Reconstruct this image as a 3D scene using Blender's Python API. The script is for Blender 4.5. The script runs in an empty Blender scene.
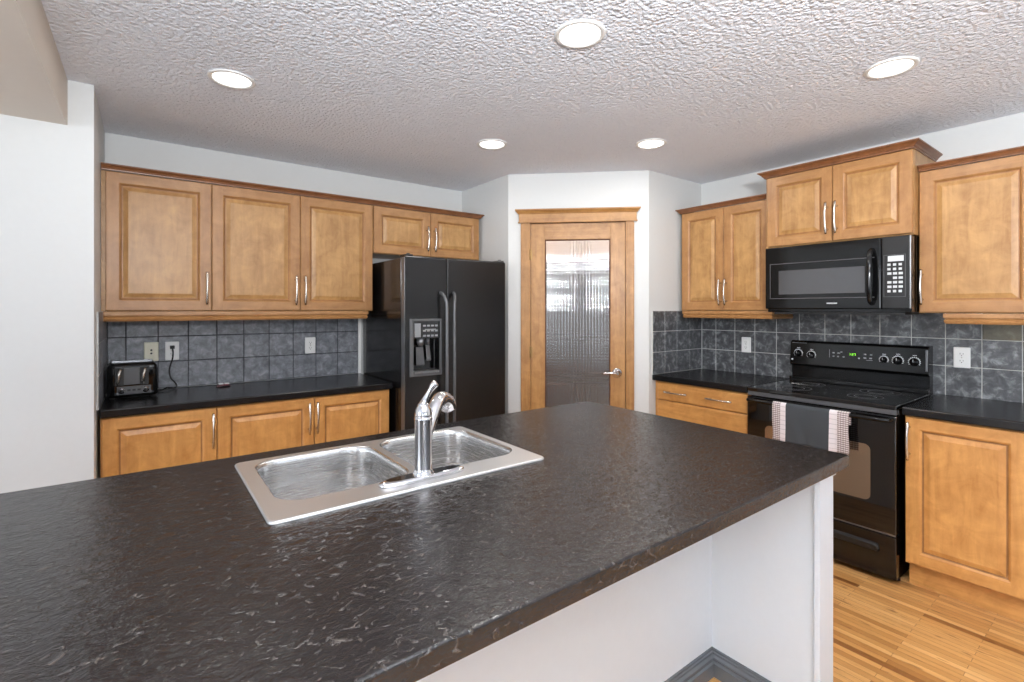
import bpy, bmesh, math, random
from mathutils import Vector, Matrix
C = bpy.context.scene.collection
S = bpy.context.scene
PI = math.pi
random.seed(7)

# ---------------------------------------------------------------- camera, world, lights, exposure
cam_d = bpy.data.cameras.new('camera'); cam = bpy.data.objects.new('camera', cam_d); C.objects.link(cam)
cam.location = (0, 0, 1.4051); cam.rotation_euler = (PI/2, 0, 0.92720 - PI/2)
cam_d.sensor_width = 36; cam_d.lens = 491.15/1024*36
cam_d.shift_x = -0.00076; cam_d.shift_y = -0.03115
cam_d.clip_start = 0.05
S.camera = cam
S.view_settings.view_transform = 'Standard'; S.view_settings.look = 'None'
S.view_settings.gamma = 1; S.view_settings.use_curve_mapping = False
S.view_settings.exposure = -0.09

w = bpy.data.worlds.new('world'); S.world = w; w.use_nodes = True
bg = w.node_tree.nodes['Background']; bg.inputs[0].default_value = (0.75, 0.85, 1, 1); bg.inputs[1].default_value = 1.5

def area(name, loc, rot, sx, sy, power, col=(1, 1, 1), shape='RECTANGLE'):
    l = bpy.data.lights.new(name, 'AREA'); l.shape = shape; l.size = sx; l.size_y = sy; l.energy = power; l.color = col
    o = bpy.data.objects.new(name, l); o.location = loc; o.rotation_euler = rot; C.objects.link(o); return o
# daylight coming in by the openings in the unseen walls behind the camera
area('daylight_patio', (-3.37, -4.08, 1.15), (PI/2+0.55, 0, 0), 1.8, 2.05, 30, (0.92, 0.96, 1))
area('daylight_rear', (0.9, -4.08, 1.5), (PI/2+0.75, 0, 0), 2.6, 1.5, 18, (0.92, 0.96, 1))
area('daylight_side', (-5.08, 0.2, 1.4), (PI/2+0.55, 0, -PI/2), 3.0, 1.8, 132, (0.92, 0.96, 1))
# added fill lamp behind the camera, aimed up to brighten the ceiling
fl = area('ceiling_fill', (-0.1, -0.9, 1.85), (0, 0, 0), 0.5, 0.5, 265, (0.94, 0.97, 1))
fl.rotation_euler = Vector((0.22, 0.2, 0.95)).to_track_quat('-Z', 'Y').to_euler()
LIGHTS = [(0.315, 2.525), (1.311, 1.326), (2.558, 0.711), (1.743, 2.541), (2.533, 1.937)]
CEIL = 2.44

# ---------------------------------------------------------------- materials
def srgb(r, g, b):
    f = lambda c: (c/12.92 if c <= 0.04045 else ((c+0.055)/1.055)**2.4)
    return (f(r/255), f(g/255), f(b/255), 1)
class NT:
    def __init__(s, name):
        s.m = bpy.data.materials.new(name); s.m.use_nodes = True; s.t = s.m.node_tree; s.n = s.t.nodes; s.l = s.t.links
        s.b = s.n['Principled BSDF']
    def node(s, ty, **kw):
        n = s.n.new(ty)
        for k, v in kw.items():
            if k.startswith('i_'):
                n.inputs[k[2:].replace('_', ' ')].default_value = v
            else: setattr(n, k, v)
        return n
    def link(s, a, b): s.l.new(a, b)
    def coord(s, scale=(1, 1, 1), rot=(0, 0, 0), kind='Object'):
        t = s.node('ShaderNodeTexCoord'); m = s.node('ShaderNodeMapping')
        m.inputs['Scale'].default_value = scale; m.inputs['Rotation'].default_value = rot
        s.link(t.outputs[kind], m.inputs[0]); return m.outputs[0]
    def noise(s, vec, scale, detail=4, rough=0.5, dist=0.0):
        n = s.node('ShaderNodeTexNoise'); n.inputs['Scale'].default_value = scale; n.inputs['Detail'].default_value = detail
        n.inputs['Roughness'].default_value = rough; n.inputs['Distortion'].default_value = dist
        s.link(vec, n.inputs['Vector']); return n.outputs['Fac']
    def ramp(s, fac, stops):
        r = s.node('ShaderNodeValToRGB'); e = r.color_ramp.elements
        while len(e) < len(stops): e.new(0.5)
        for i, (p, c) in enumerate(stops): e[i].position = p; e[i].color = c
        s.link(fac, r.inputs[0]); return r.outputs[0]
    def math(s, op, a, b=None, c=None):
        n = s.node('ShaderNodeMath', operation=op)
        for i, v in enumerate((a, b, c)):
            if v is None: continue
            if isinstance(v, (int, float)): n.inputs[i].default_value = v
            else: s.link(v, n.inputs[i])
        return n.outputs[0]
    def mix(s, fac, a, b, mode='MIX'):
        n = s.node('ShaderNodeMix', data_type='RGBA', blend_type=mode)
        for v, k in ((fac, 0), (a, 6), (b, 7)):
            if isinstance(v, (int, float)): n.inputs[k].default_value = v
            elif isinstance(v, tuple): n.inputs[k].default_value = v
            else: s.link(v, n.inputs[k])
        return n.outputs[2]
    def bump(s, h, strength=0.3, dist=0.01):
        n = s.node('ShaderNodeBump'); n.inputs['Strength'].default_value = strength; n.inputs['Distance'].default_value = dist
        s.link(h, n.inputs['Height']); s.link(n.outputs[0], s.b.inputs['Normal'])
    def set(s, **kw):
        for k, v in kw.items():
            inp = s.b.inputs[k.replace('_', ' ')]
            if hasattr(v, 'is_output'): s.link(v, inp)
            else: inp.default_value = v
        return s
def plain(name, col, rough=0.5, metal=0.0, bump=None, **kw):
    t = NT(name); t.set(Base_Color=col, Roughness=rough, Metallic=metal, **kw)
    v = t.coord()
    n = t.noise(v, 40, 3)
    c = t.mix(n, tuple(x*0.98 for x in col[:3])+(1,), tuple(min(1, x*1.015) for x in col[:3])+(1,))
    t.set(Base_Color=c)
    if bump: t.bump(t.noise(v, bump[0], 4), bump[1], bump[2])
    return t.m
def maple(name, axis, dark, light, rough=0.42):
    t = NT(name)
    sc = {'x': (1.2, 14, 14), 'z': (12, 12, 1.6), 'y': (14, 1.2, 14)}[axis]
    oi = t.node('ShaderNodeObjectInfo')
    tc = t.node('ShaderNodeTexCoord'); mp = t.node('ShaderNodeMapping'); mp.inputs['Scale'].default_value = sc
    add = t.node('ShaderNodeVectorMath', operation='ADD')
    loc = t.node('ShaderNodeVectorMath', operation='SCALE'); loc.inputs['Scale'].default_value = 3.17
    t.link(oi.outputs['Location'], loc.inputs[0])
    t.link(tc.outputs['Object'], add.inputs[0]); t.link(loc.outputs[0], add.inputs[1]); t.link(add.outputs[0], mp.inputs[0])
    v = mp.outputs[0]
    g = t.noise(v, 2.2, 6, 0.6, 0.6)
    m = t.noise(add.outputs[0], 11, 5, 0.65, 0.6)
    f = t.math('ADD', t.math('MULTIPLY', g, 0.48), t.math('MULTIPLY', m, 0.52))
    c = t.ramp(f, [(0.36, dark), (0.64, light)])
    t.set(Base_Color=c, Roughness=rough, Coat_Weight=0.1, Coat_Roughness=0.25)
    t.bump(g, 0.06, 0.002)
    return t.m
WD, WL = srgb(150, 107, 60), srgb(189, 146, 91)
FD, FL = srgb(146, 101, 58), srgb(176, 130, 80)
M = {}
M['wood_v'] = maple('maple_upright_grain', 'z', WD, WL)
M['wood_h'] = maple('maple_level_grain', 'x', FD, FL)
M['wood_f'] = maple('maple_frame_grain', 'z', FD, FL)
M['groove_shade'] = maple('maple_groove_shade', 'z', srgb(130, 88, 48), srgb(160, 112, 66))  # shade of the panel grooves, put into the colour as darker maple
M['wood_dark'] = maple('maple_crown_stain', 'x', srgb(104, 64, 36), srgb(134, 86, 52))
HD, HL = srgb(178, 122, 62), srgb(214, 158, 92)
M['base_v'] = maple('honey_maple_upright', 'z', HD, HL)
M['base_h'] = maple('honey_maple_level', 'x', HD, HL)
M['door_v'] = maple('fir_upright', 'z', srgb(144, 99, 52), srgb(181, 134, 78))
M['door_h'] = maple('fir_level', 'x', srgb(144, 99, 52), srgb(181, 134, 78))
M['gap'] = plain('shadow_brown_wood', srgb(95, 55, 30), 0.6)
M['wall'] = plain('white_wall_paint', srgb(211, 212, 211), 0.6, bump=(180, 0.03, 0.001))
M['island_wall'] = plain('satin_white_paint', srgb(214, 220, 226), 0.45, bump=(120, 0.02, 0.001))
M['beam'] = plain('warm_white_paint', srgb(212, 202, 190), 0.6)
M['carpet'] = plain('pale_bounce_carpet', srgb(196, 196, 196), 0.95, bump=(300, 0.4, 0.004))  # pale grey picked so the unseen floor bounces neutral light
M['trimgrey'] = plain('slate_grey_trim_paint', srgb(92, 96, 101), 0.22)
M['white'] = plain('white_plastic', srgb(236, 236, 234), 0.35)
M['cream'] = plain('cream_plastic', srgb(222, 220, 200), 0.4)
M['dark'] = plain('black_slot', srgb(22, 22, 22), 0.5)
M['black'] = plain('gloss_black_enamel', srgb(12, 12, 13), 0.09)
M['blacksatin'] = plain('satin_black_plastic', srgb(24, 24, 25), 0.35)
M['blackglass'] = plain('black_glass', srgb(12, 12, 13), 0.04, Coat_Weight=0.6, Coat_Roughness=0.02)
M['chrome'] = plain('polished_chrome', srgb(225, 225, 228), 0.07, 1.0)
M['nickel'] = plain('brushed_nickel', srgb(212, 205, 196), 0.25, 1.0)
M['brass'] = plain('antique_hinge_brass', srgb(150, 120, 80), 0.3, 1.0)
M['greymetal'] = plain('dark_grey_metal_trim', srgb(120, 122, 125), 0.3, 0.7)
M['greyplastic'] = plain('charcoal_plastic', srgb(78, 78, 80), 0.35)
M['silverprint'] = plain('silver_print', srgb(205, 208, 210), 0.4)
M['print_grey'] = plain('grey_print', srgb(130, 132, 135), 0.45)
M['grout_dark'] = plain('dark_grout', srgb(38, 40, 44), 0.8)
M['grout_light'] = plain('pale_grout', srgb(196, 196, 192), 0.8)

def emis(name, col, st):
    t = NT(name); t.set(Base_Color=col, Emission_Color=col, Emission_Strength=st); return t.m
M['lamp'] = emis('lamp_lens', (1, 0.97, 0.93, 1), 3.5)
M['led'] = emis('green_display_digits', (0.35, 1.0, 0.05, 1), 1.2)

# fridge: pebbled black steel
t = NT('pebbled_black_door'); v = t.coord()
t.set(Base_Color=srgb(20, 20, 21), Roughness=0.26, Specular_IOR_Level=0.5); t.bump(t.noise(v, 260, 2), 0.12, 0.001); M['fridge'] = t.m
t = NT('smooth_black_cabinet_side'); v = t.coord(); t.set(Base_Color=srgb(16, 16, 17), Roughness=0.16); t.bump(t.noise(v, 200, 2), 0.04, 0.001); M['fridge_side'] = t.m

# brushed steel sink
t = NT('brushed_steel'); v = t.coord((1, 60, 1)); n = t.noise(v, 12, 3)
t.set(Base_Color=srgb(226, 226, 226), Metallic=1.0, Roughness=t.math('ADD', t.math('MULTIPLY', n, 0.1), 0.36)); t.bump(n, 0.02, 0.001); M['steel'] = t.m
t = NT('brushed_steel_bowl'); v = t.coord((1, 1, 40)); n = t.noise(v, 10, 3)
t.set(Base_Color=srgb(216, 216, 216), Metallic=1.0, Roughness=t.math('ADD', t.math('MULTIPLY', n, 0.04), 0.25)); M['steelbowl'] = t.m

# textured ceiling
t = NT('knockdown_ceiling'); v = t.coord()
vo = t.node('ShaderNodeTexVoronoi', feature='SMOOTH_F1'); vo.inputs['Scale'].default_value = 58; vo.inputs['Smoothness'].default_value = 0.6
t.link(v, vo.inputs['Vector'])
h = t.math('ADD', t.math('MULTIPLY', vo.outputs['Distance'], -1.0), t.math('MULTIPLY', t.noise(v, 105, 3, 0.6), 0.9))
t.set(Base_Color=srgb(240, 243, 250), Roughness=0.9); t.bump(h, 1.0, 0.0115); M['ceiling'] = t.m

# dark leathery island laminate
t = NT('dark_leathered_laminate')
v = t.coord((1, 1, 1))
warp = t.noise(v, 26, 3)
vs = t.coord((22, 62, 40), (0, 0, 0.10))
cb = t.node('ShaderNodeVectorMath', operation='ADD'); cx = t.node('ShaderNodeCombineXYZ')
t.link(t.math('MULTIPLY', warp, 3.2), cx.inputs[1]); t.link(vs, cb.inputs[0]); t.link(cx.outputs[0], cb.inputs[1])
vv = t.node('ShaderNodeTexVoronoi', feature='DISTANCE_TO_EDGE'); vv.inputs['Scale'].default_value = 0.9; t.link(cb.outputs[0], vv.inputs['Vector'])
line = t.ramp(vv.outputs['Distance'], [(0.0, (1, 1, 1, 1)), (0.075, (0, 0, 0, 1))])
mask = t.ramp(t.noise(v, 55, 3, 0.6), [(0.54, (0, 0, 0, 1)), (0.66, (1, 1, 1, 1))])
lm = t.math('MULTIPLY', line, mask)
wr = t.noise(cb.outputs[0], 1.5, 4, 0.6, 0.8)
h = t.math('ADD', t.math('MULTIPLY', wr, 0.55), t.math('MULTIPLY', lm, 0.6))
fine = t.noise(v, 4, 3)
c = t.mix(fine, srgb(20, 18, 19), srgb(30, 26, 26))
c = t.mix(t.math('MULTIPLY', lm, 0.3), c, srgb(150, 140, 132))  # pale streaks put the wrinkle highlights into the colour
t.set(Base_Color=c, Roughness=0.19, Specular_IOR_Level=0.52); t.bump(h, 0.8, 0.0055); M['island_top'] = t.m

t = NT('black_laminate'); v = t.coord()
n = t.noise(v, 60, 3)
t.set(Base_Color=t.mix(n, srgb(15, 15, 17), srgb(26, 26, 28)), Roughness=0.24, Specular_IOR_Level=0.38); t.bump(t.noise(v, 45, 3), 0.12, 0.003); M['counter'] = t.m

def tile_mat(name, a, b, c2, rough=0.35, sc=22):
    t = NT(name); v = t.coord()
    n = t.noise(v, sc, 6, 0.65, 0.5); k = t.noise(v, 4.5, 2)
    col = t.ramp(n, [(0.34, a), (0.52, b), (0.72, c2)])
    col = t.mix(t.math('MULTIPLY', k, 0.3), col, b)
    t.set(Base_Color=col, Roughness=rough); t.bump(n, 0.15, 0.003); return t.m
M['tile_blue'] = tile_mat('slate_blue_tile', srgb(84, 86, 92), srgb(118, 121, 127), srgb(158, 161, 166))
M['tile_grey'] = tile_mat('mottled_grey_tile', srgb(48, 49, 52), srgb(84, 86, 89), srgb(160, 163, 165))
M['tile_olive'] = tile_mat('olive_tinged_tile', srgb(62, 58, 44), srgb(92, 86, 64), srgb(118, 112, 92))

# hardwood floor: strips along y
t = NT('oak_strip_floor'); v = t.coord((1, 1, 1), (0, 0, PI/2))
br = t.node('ShaderNodeTexBrick', offset=0.43, squash=1.0)
br.inputs['Scale'].default_value = 1.0; br.inputs['Brick Width'].default_value = 0.47; br.inputs['Row Height'].default_value = 0.031
br.inputs['Mortar Size'].default_value = 0.0007; br.inputs['Color1'].default_value = (0, 0, 0, 1); br.inputs['Color2'].default_value = (1, 1, 1, 1); br.inputs['Mortar'].default_value = (0.5, 0.5, 0.5, 1)
br.inputs['Bias'].default_value = 0.0
t.link(v, br.inputs['Vector'])
g = t.noise(t.coord((22, 1.6, 1)), 3.0, 6, 0.6, 0.5)
base = t.ramp(br.outputs['Color'], [(0.0, srgb(128, 78, 38)), (0.09, srgb(192, 138, 78)), (0.6, srgb(212, 160, 98)), (1.0, srgb(224, 176, 116))])
base = t.mix(t.math('MULTIPLY', t.ramp(g, [(0.3, (1, 1, 1, 1)), (0.55, (0, 0, 0, 1))]), 0.35), base, srgb(158, 104, 56))
spots = t.ramp(t.noise(t.coord((16, 2.2, 1)), 2.6, 3, 0.5), [(0.62, (0, 0, 0, 1)), (0.67, (1, 1, 1, 1))])
base = t.mix(t.math('MULTIPLY', spots, 0.6), base, srgb(112, 66, 34))
base = t.mix(br.outputs['Fac'], base, srgb(110, 70, 40))
t.set(Base_Color=base, Roughness=0.3); t.bump(t.math('SUBTRACT', 1.0, br.outputs['Fac']), 0.2, 0.002); M['floor'] = t.m

# patterned cross-reeded glass
t = NT('cross_reeded_glass'); tc = t.node('ShaderNodeTexCoord'); sp = t.node('ShaderNodeSeparateXYZ'); t.link(tc.outputs['Object'], sp.inputs[0])
sx = t.math('ABSOLUTE', t.math('SINE', t.math('MULTIPLY', sp.outputs[0], PI/0.023)))
sz = t.math('ABSOLUTE', t.math('SINE', t.math('MULTIPLY', sp.outputs[2], PI/0.023)))
h = t.math('ADD', t.math('MULTIPLY', sx, 1.0), t.math('MULTIPLY', sz, 0.75))
t.set(Base_Color=(0.95, 0.93, 0.92, 1), Roughness=0.05, Transmission_Weight=0.92, IOR=1.75); M['reeded'] = t.m
t = NT('clear_glass'); t.set(Base_Color=(1, 1, 1, 1), Roughness=0.0, Transmission_Weight=1.0, IOR=1.1); M['glass'] = t.m
# oven / microwave mirror-ish window
t = NT('bronze_mirror_oven_window'); t.set(Base_Color=srgb(176, 158, 138), Metallic=0.9, Roughness=0.06); M['ovenwin'] = t.m
t = NT('microwave_window_mesh'); t.set(Base_Color=srgb(98, 98, 100), Metallic=0.6, Roughness=0.14); M['mwwin'] = t.m

# towel with plaid ends (x runs across the towel, z down)
t = NT('grey_towel_plaid_ends'); tc = t.node('ShaderNodeTexCoord'); sp = t.node('ShaderNodeSeparateXYZ'); t.link(tc.outputs['Object'], sp.inputs[0])
X_, Z_ = sp.outputs[0], sp.outputs[2]
def stripes(src, period, width):
    return t.math('LESS_THAN', t.math('FRACT', t.math('DIVIDE', t.math('ADD', src, 5.0), period)), width)
grey = srgb(62, 66, 70); white = srgb(222, 212, 212)
pl = t.mix(t.math('MULTIPLY', stripes(Z_, 0.011, 0.45), 0.75), white, srgb(88, 70, 70))
pl2 = t.mix(t.math('MULTIPLY', stripes(X_, 0.012, 0.5), 0.45), pl, srgb(120, 92, 84))
wh = t.mix(t.math('MULTIPLY', stripes(Z_, 0.026, 0.12), 0.4), srgb(228, 220, 222), srgb(120, 112, 116))
a1 = t.math('LESS_THAN', X_, 0.045); a2 = t.math('LESS_THAN', X_, 0.075)
b1 = t.math('GREATER_THAN', X_, 0.300); b2 = t.math('GREATER_THAN', X_, 0.338)
c = t.mix(a2, grey, wh); c = t.mix(a1, c, pl2); c = t.mix(b1, c, wh); c = t.mix(b2, c, pl2)
t.set(Base_Color=c, Roughness=0.95); t.bump(t.noise(tc.outputs['Object'], 500, 2), 0.3, 0.001); M['towel'] = t.m

# ---------------------------------------------------------------- mesh helpers
class B:
    def __init__(s): s.bm = bmesh.new()
    def box(s, x0, x1, y0, y1, z0, z1, mi=0):
        v = [s.bm.verts.new((x, y, z)) for x in (x0, x1) for y in (y0, y1) for z in (z0, z1)]
        for q in ((0, 1, 3, 2), (4, 6, 7, 5), (0, 4, 5, 1), (2, 3, 7, 6), (0, 2, 6, 4), (1, 5, 7, 3)):
            f = s.bm.faces.new([v[i] for i in q]); f.material_index = mi
        return s
    def rings(s, rings, cap0=True, cap1=True, mi=0, smooth=False, closed=True):
        R = [[s.bm.verts.new(p) for p in r] for r in rings]; n = len(R[0])
        for a, b in zip(R, R[1:]):
            for i in range(n if closed else n-1):
                f = s.bm.faces.new((a[i], a[(i+1) % n], b[(i+1) % n], b[i])); f.material_index = mi; f.smooth = smooth
        if cap0: f = s.bm.faces.new(R[0][::-1]); f.material_index = mi
        if cap1: f = s.bm.faces.new(R[-1]); f.material_index = mi
        return s
    def lathe(s, prof, c=(0, 0, 0), axis='z', n=32, mi=0, smooth=True, cap0=True, cap1=True):
        rr = []
        for r, h in prof:
            ring = []
            for i in range(n):
                a = 2*PI*i/n; x, y = max(r, 1e-5)*math.cos(a), max(r, 1e-5)*math.sin(a)
                p = {'z': (x, y, h), 'y': (x, h, y), 'x': (h, x, y)}[axis]
                ring.append((c[0]+p[0], c[1]+p[1], c[2]+p[2]))
            rr.append(ring)
        return s.rings(rr, cap0, cap1, mi, smooth)
    def tube(s, pts, rad, n=12, mi=0, flat=1.0, cap=True):
        pts = [Vector(p) for p in pts]
        if not hasattr(rad, '__len__'): rad = [rad]*len(pts)
        rr = []; up = None
        for i, p in enumerate(pts):
            t = (pts[min(i+1, len(pts)-1)] - pts[max(i-1, 0)]).normalized()
            if up is None:
                up = Vector((1, 0, 0)) if abs(t.x) < 0.8 else Vector((0, 1, 0))
            up = (up - t*up.dot(t)).normalized(); sd = t.cross(up)
            rr.append([p + (up*math.cos(2*PI*k/n)*flat + sd*math.sin(2*PI*k/n))*rad[i] for k in range(n)])
        return s.rings(rr, cap, cap, mi, True)
    def prism(s, poly, z0, z1, mi=0):
        return s.rings([[(x, y, z0) for x, y in poly], [(x, y, z1) for x, y in poly]], mi=mi)
    def sweep(s, path, prof, mi=0):
        # prof: closed list of (out, z); out is to the right of travel
        n = len(path); rr = []
        for i, p in enumerate(path):
            p = Vector(p)
            d0 = (p - Vector(path[i-1])).normalized() if i else None
            d1 = (Vector(path[i+1]) - p).normalized() if i < n-1 else None
            if d0 is None: d0 = d1
            if d1 is None: d1 = d0
            n0 = Vector((d0.y, -d0.x)); n1 = Vector((d1.y, -d1.x)); m = (n0+n1).normalized(); k = 1/max(0.2, m.dot(n0))
            rr.append([(p.x + m.x*k*o, p.y + m.y*k*o, z) for o, z in prof])
        return s.rings(rr, mi=mi)
def obj(name, b, mats, parent=None, bevel=None, seg=2, smooth=False, loc=None, rot=None, solid=None, sub=0, angle=35):
    bm = b.bm if isinstance(b, B) else b
    bmesh.ops.recalc_face_normals(bm, faces=bm.faces[:])
    me = bpy.data.meshes.new(name); bm.to_mesh(me); bm.free()
    if not isinstance(mats, (list, tuple)): mats = [mats]
    for m in mats: me.materials.append(M[m])
    o = bpy.data.objects.new(name, me); C.objects.link(o)
    if parent: o.parent = parent
    if loc: o.location = loc
    if rot: o.rotation_euler = rot
    if smooth:
        for p in me.polygons: p.use_smooth = True
    if solid:
        m = o.modifiers.new('thickness', 'SOLIDIFY'); m.thickness = solid; m.offset = 0
    if bevel:
        m = o.modifiers.new('bevel', 'BEVEL'); m.width = bevel; m.segments = seg; m.limit_method = 'ANGLE'; m.angle_limit = math.radians(angle); m.harden_normals = False
    if sub:
        m = o.modifiers.new('sub', 'SUBSURF'); m.levels = sub; m.render_levels = sub
    return o
def tag(o, label=None, cat=None, group=None, kind=None):
    if label: o['label'] = label
    if cat: o['category'] = cat
    if group: o['group'] = group
    if kind: o['kind'] = kind
    return o
def root(name, loc, rz, label, cat, group=None):
    o = bpy.data.objects.new(name, None); C.objects.link(o); o.location = loc; o.rotation_euler = (0, 0, rz)
    o.empty_display_size = 0.1
    return tag(o, label, cat, group)
def struct(name, b, mats, **kw):
    lab = kw.pop('label', None); cat = kw.pop('cat', None)
    return tag(obj(name, b, mats, **kw), lab, cat, kind='structure')
def cut(o, cutter_b):
    bm = cutter_b.bm; bmesh.ops.recalc_face_normals(bm, faces=bm.faces[:])
    me = bpy.data.meshes.new('cut'); bm.to_mesh(me); bm.free(); c = bpy.data.objects.new('cut', me); C.objects.link(c)
    if o.parent: c.parent = o.parent
    c.location = o.location
    m = o.modifiers.new('cut', 'BOOLEAN'); m.object = c; m.operation = 'DIFFERENCE'; m.solver = 'EXACT'
    while o.modifiers[0] != m: o.modifiers.move(len(o.modifiers)-1, 0) if o.modifiers.find('cut') == len(o.modifiers)-1 else o.modifiers.move(o.modifiers.find('cut'), 0)
    keep = [x for x in o.modifiers if x != m]
    for k in keep: k.show_viewport = False
    dg = bpy.context.evaluated_depsgraph_get(); dg.update()
    new = bpy.data.meshes.new_from_object(o.evaluated_get(dg)); old = o.data
    o.modifiers.remove(m)
    for k in keep: k.show_viewport = True
    o.data = new; bpy.data.meshes.remove(old); bpy.data.objects.remove(c); bpy.data.meshes.remove(me)
def rrect(x0, x1, y0, y1, r, z, n=6):
    pts = []
    for cx, cy, a0 in ((x1-r, y1-r, 0), (x0+r, y1-r, 90), (x0+r, y0+r, 180), (x1-r, y0+r, 270)):
        for k in range(n+1):
            a = math.radians(a0 + 90*k/n); pts.append((cx+r*math.cos(a), cy+r*math.sin(a), z))
    return pts

# ---------------------------------------------------------------- room shell
XR, YB = 3.697, 3.734          # right wall, back wall
XL, YN = -5.0, -4.0            # unseen walls behind the camera
PX, PY = 2.2406, 3.0442        # pantry corner (left), PBX/PBY right corner
QX, QY = 3.0099, 2.3208
RX, RY = -0.186, 2.98          # end of the white wall at the left
struct('floor', B().box(-0.9, XR+0.1, -0.6, YB+0.1, -0.05, 0), 'floor', label='honey oak strip hardwood floor', cat='floor')
b = B(); b.box(XL-0.1, -0.9, YN-0.1, YB+0.1, -0.05, 0.004); b.box(-0.9, XR+0.1, YN-0.1, -0.6, -0.05, 0.004)
struct('floor', b, 'carpet', label='unseen pale carpet of the adjoining rooms, chosen for neutral bounce light', cat='floor')
struct('ceiling', B().box(XL-0.1, XR+0.1, YN-0.1, YB+0.1, CEIL, CEIL+0.08), 'ceiling', label='white knockdown textured ceiling', cat='ceiling')
struct('wall_back', B().box(RX, XR+0.1, YB, YB+0.1, 0, CEIL), 'wall', label='white wall behind the left run of cabinets and the fridge', cat='wall')
struct('wall_right', B().box(XR, XR+0.1, YN, YB, 0, CEIL), 'wall', label='white wall behind the range and microwave', cat='wall')
struct('wall_left', B().box(XL, RX-0.0005, RY, YB+0.1, 0, CEIL), 'wall', label='bare white wall at the left of the cabinets', cat='wall')
b = B(); b.box(XL-0.1, XL, YN, RY, 0, 0.5); b.box(XL-0.1, XL, YN, RY, 2.3, CEIL); b.box(XL-0.1, XL, YN, -1.3, 0.5, 2.3); b.box(XL-0.1, XL, 1.7, RY, 0.5, 2.3)
struct('wall_side', b, 'wall', label='white wall of the adjoining room', cat='wall')
b = B()
for a, c_, z0, z1 in ((XL-0.1, -4.28, 0, CEIL), (-2.46, -0.4, 0, CEIL), (2.2, XR+0.1, 0, CEIL), (-4.28, -2.46, 2.2, CEIL), (-0.4, 2.2, 0, 0.75), (-0.4, 2.2, 2.25, CEIL)):
    b.box(a, c_, YN-0.1, YN, z0, z1)
struct('wall_rear', b, 'wall', label='white wall with patio door behind the viewer', cat='wall')
def opening(name, x0, x1, z0, z1, mull):
    r = root(name, (x0, YN, z0), 0, None, None); tag(r, kind='structure'); W, Hh = x1-x0, z1-z0
    f = B()
    for a, c_, d, e in [(0, W, 0, 0.06), (0, W, Hh-0.06, Hh), (0, 0.06, 0.06, Hh-0.06), (W-0.06, W, 0.06, Hh-0.06)] + [(W*k/mull-0.045, W*k/mull+0.045, 0.06, Hh-0.06) for k in range(1, mull)]:
        f.box(a, c_, -0.07, -0.01, d, e)
    obj('window_frame', f, 'white', r)
    return r
opening('window_1', -4.28, -2.46, 0.0, 2.2, 2)
opening('window_2', -0.4, 2.2, 0.75, 2.25, 3)
r = root('window_3', (XL, 1.7, 0.5), -PI/2, None, None); tag(r, kind='structure')
f = B()
for a, c_, d, e in [(0, 3.0, 0, 0.06), (0, 3.0, 1.74, 1.8), (0, 0.06, 0.06, 1.74), (2.94, 3.0, 0.06, 1.74), (1.46, 1.54, 0.06, 1.74)]:
    f.box(a, c_, -0.07, -0.01, d, e)
obj('window_frame', f, 'white', r)
# dropped beam over the opening at the left
struct('trim_1', B().box(-0.85, -0.277, YN, RY, 2.235, CEIL), 'beam', label='dropped ceiling beam over the wide opening at the left', cat='beam')

# pantry walls
struct('wall_pantry_left', B().prism([(PX, PY), (PX, YB), (PX+0.09, YB), (PX+0.09, PY+0.03)], 0, CEIL), 'wall', label='short wall beside the refrigerator', cat='wall')
struct('wall_pantry_right', B().prism([(QX, QY), (XR, QY), (XR, QY+0.09), (QX+0.05, QY+0.09)], 0, CEIL), 'wall', label='short wall between pantry door and right cabinets', cat='wall')
DA = math.atan2(QY-PY, QX-PX); DL = math.hypot(QX-PX, QY-PY)
b = B(); T = 0.08
b.prism([(0, 0), (0.163, 0), (0.163, T), (0.06, T)], 0, CEIL)
b.prism([(0.895, 0), (DL, 0), (DL-0.06, T), (0.895, T)], 0, CEIL)
b.prism([(0.163, 0), (0.895, 0), (0.895, T), (0.163, T)], 2.072, CEIL)
struct('wall_pantry', b, 'wall', loc=(PX, PY, 0), rot=(0, 0, DA), label='angled white wall around the pantry door', cat='wall')

# pantry door
r = root('door_1', (PX, PY, 0), DA, 'maple pantry door with a tall cross-reeded glass pane', 'door'); tag(r, kind='structure')
CZ = 2.063
f = B()
for x0, x1, s in ((0.097, 0.163, 1), (0.895, 0.947, -1)):
    f.box(x0, x1, -0.016, 0.0, 0, CZ)
    f.box(x0+0.004, x0+0.018, -0.021, -0.016, 0, CZ); f.box(x1-0.02, x1-0.006, -0.019, -0.016, 0, CZ)
obj('casing', f, 'door_v', r, bevel=0.003)
f = B(); f.box(0.163, 0.172, -0.012, 0.075, 0, CZ); f.box(0.886, 0.895, -0.012, 0.075, 0, CZ); f.box(0.163, 0.895, 0.0, 0.075, CZ, 2.072)
obj('jamb', f, 'door_v', r)
f = B(); f.box(0.083, 0.965, -0.024, 0.0, CZ, 2.136)
obj('head_board', f, 'door_h', r, bevel=0.002)
f = B(); f.sweep([(0.083, 0.0), (0.083, -0.024), (0.965, -0.024), (0.965, 0.0)], [(0, 2.128), (0.006, 2.130), (0.010, 2.138), (0.022, 2.150), (0.026, 2.153), (0.026, 2.162), (0.0, 2.162)])
obj('head_cap', f, 'door_h', r)
f = B(); f.box(0.077, 0.971, -0.029, 0.0, CZ-0.002, CZ+0.007); obj('head_bead', f, 'door_h', r, bevel=0.002)
GX0, GX1, GZ0, GZ1 = 0.281, 0.774, 0.26, 1.935
f = B()
f.box(0.175, GX0, 0.0, 0.035, 0.008, 2.057); f.box(GX1, 0.883, 0.0, 0.035, 0.008, 2.057)
obj('stile', f, 'door_v', r, bevel=0.0015)
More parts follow.
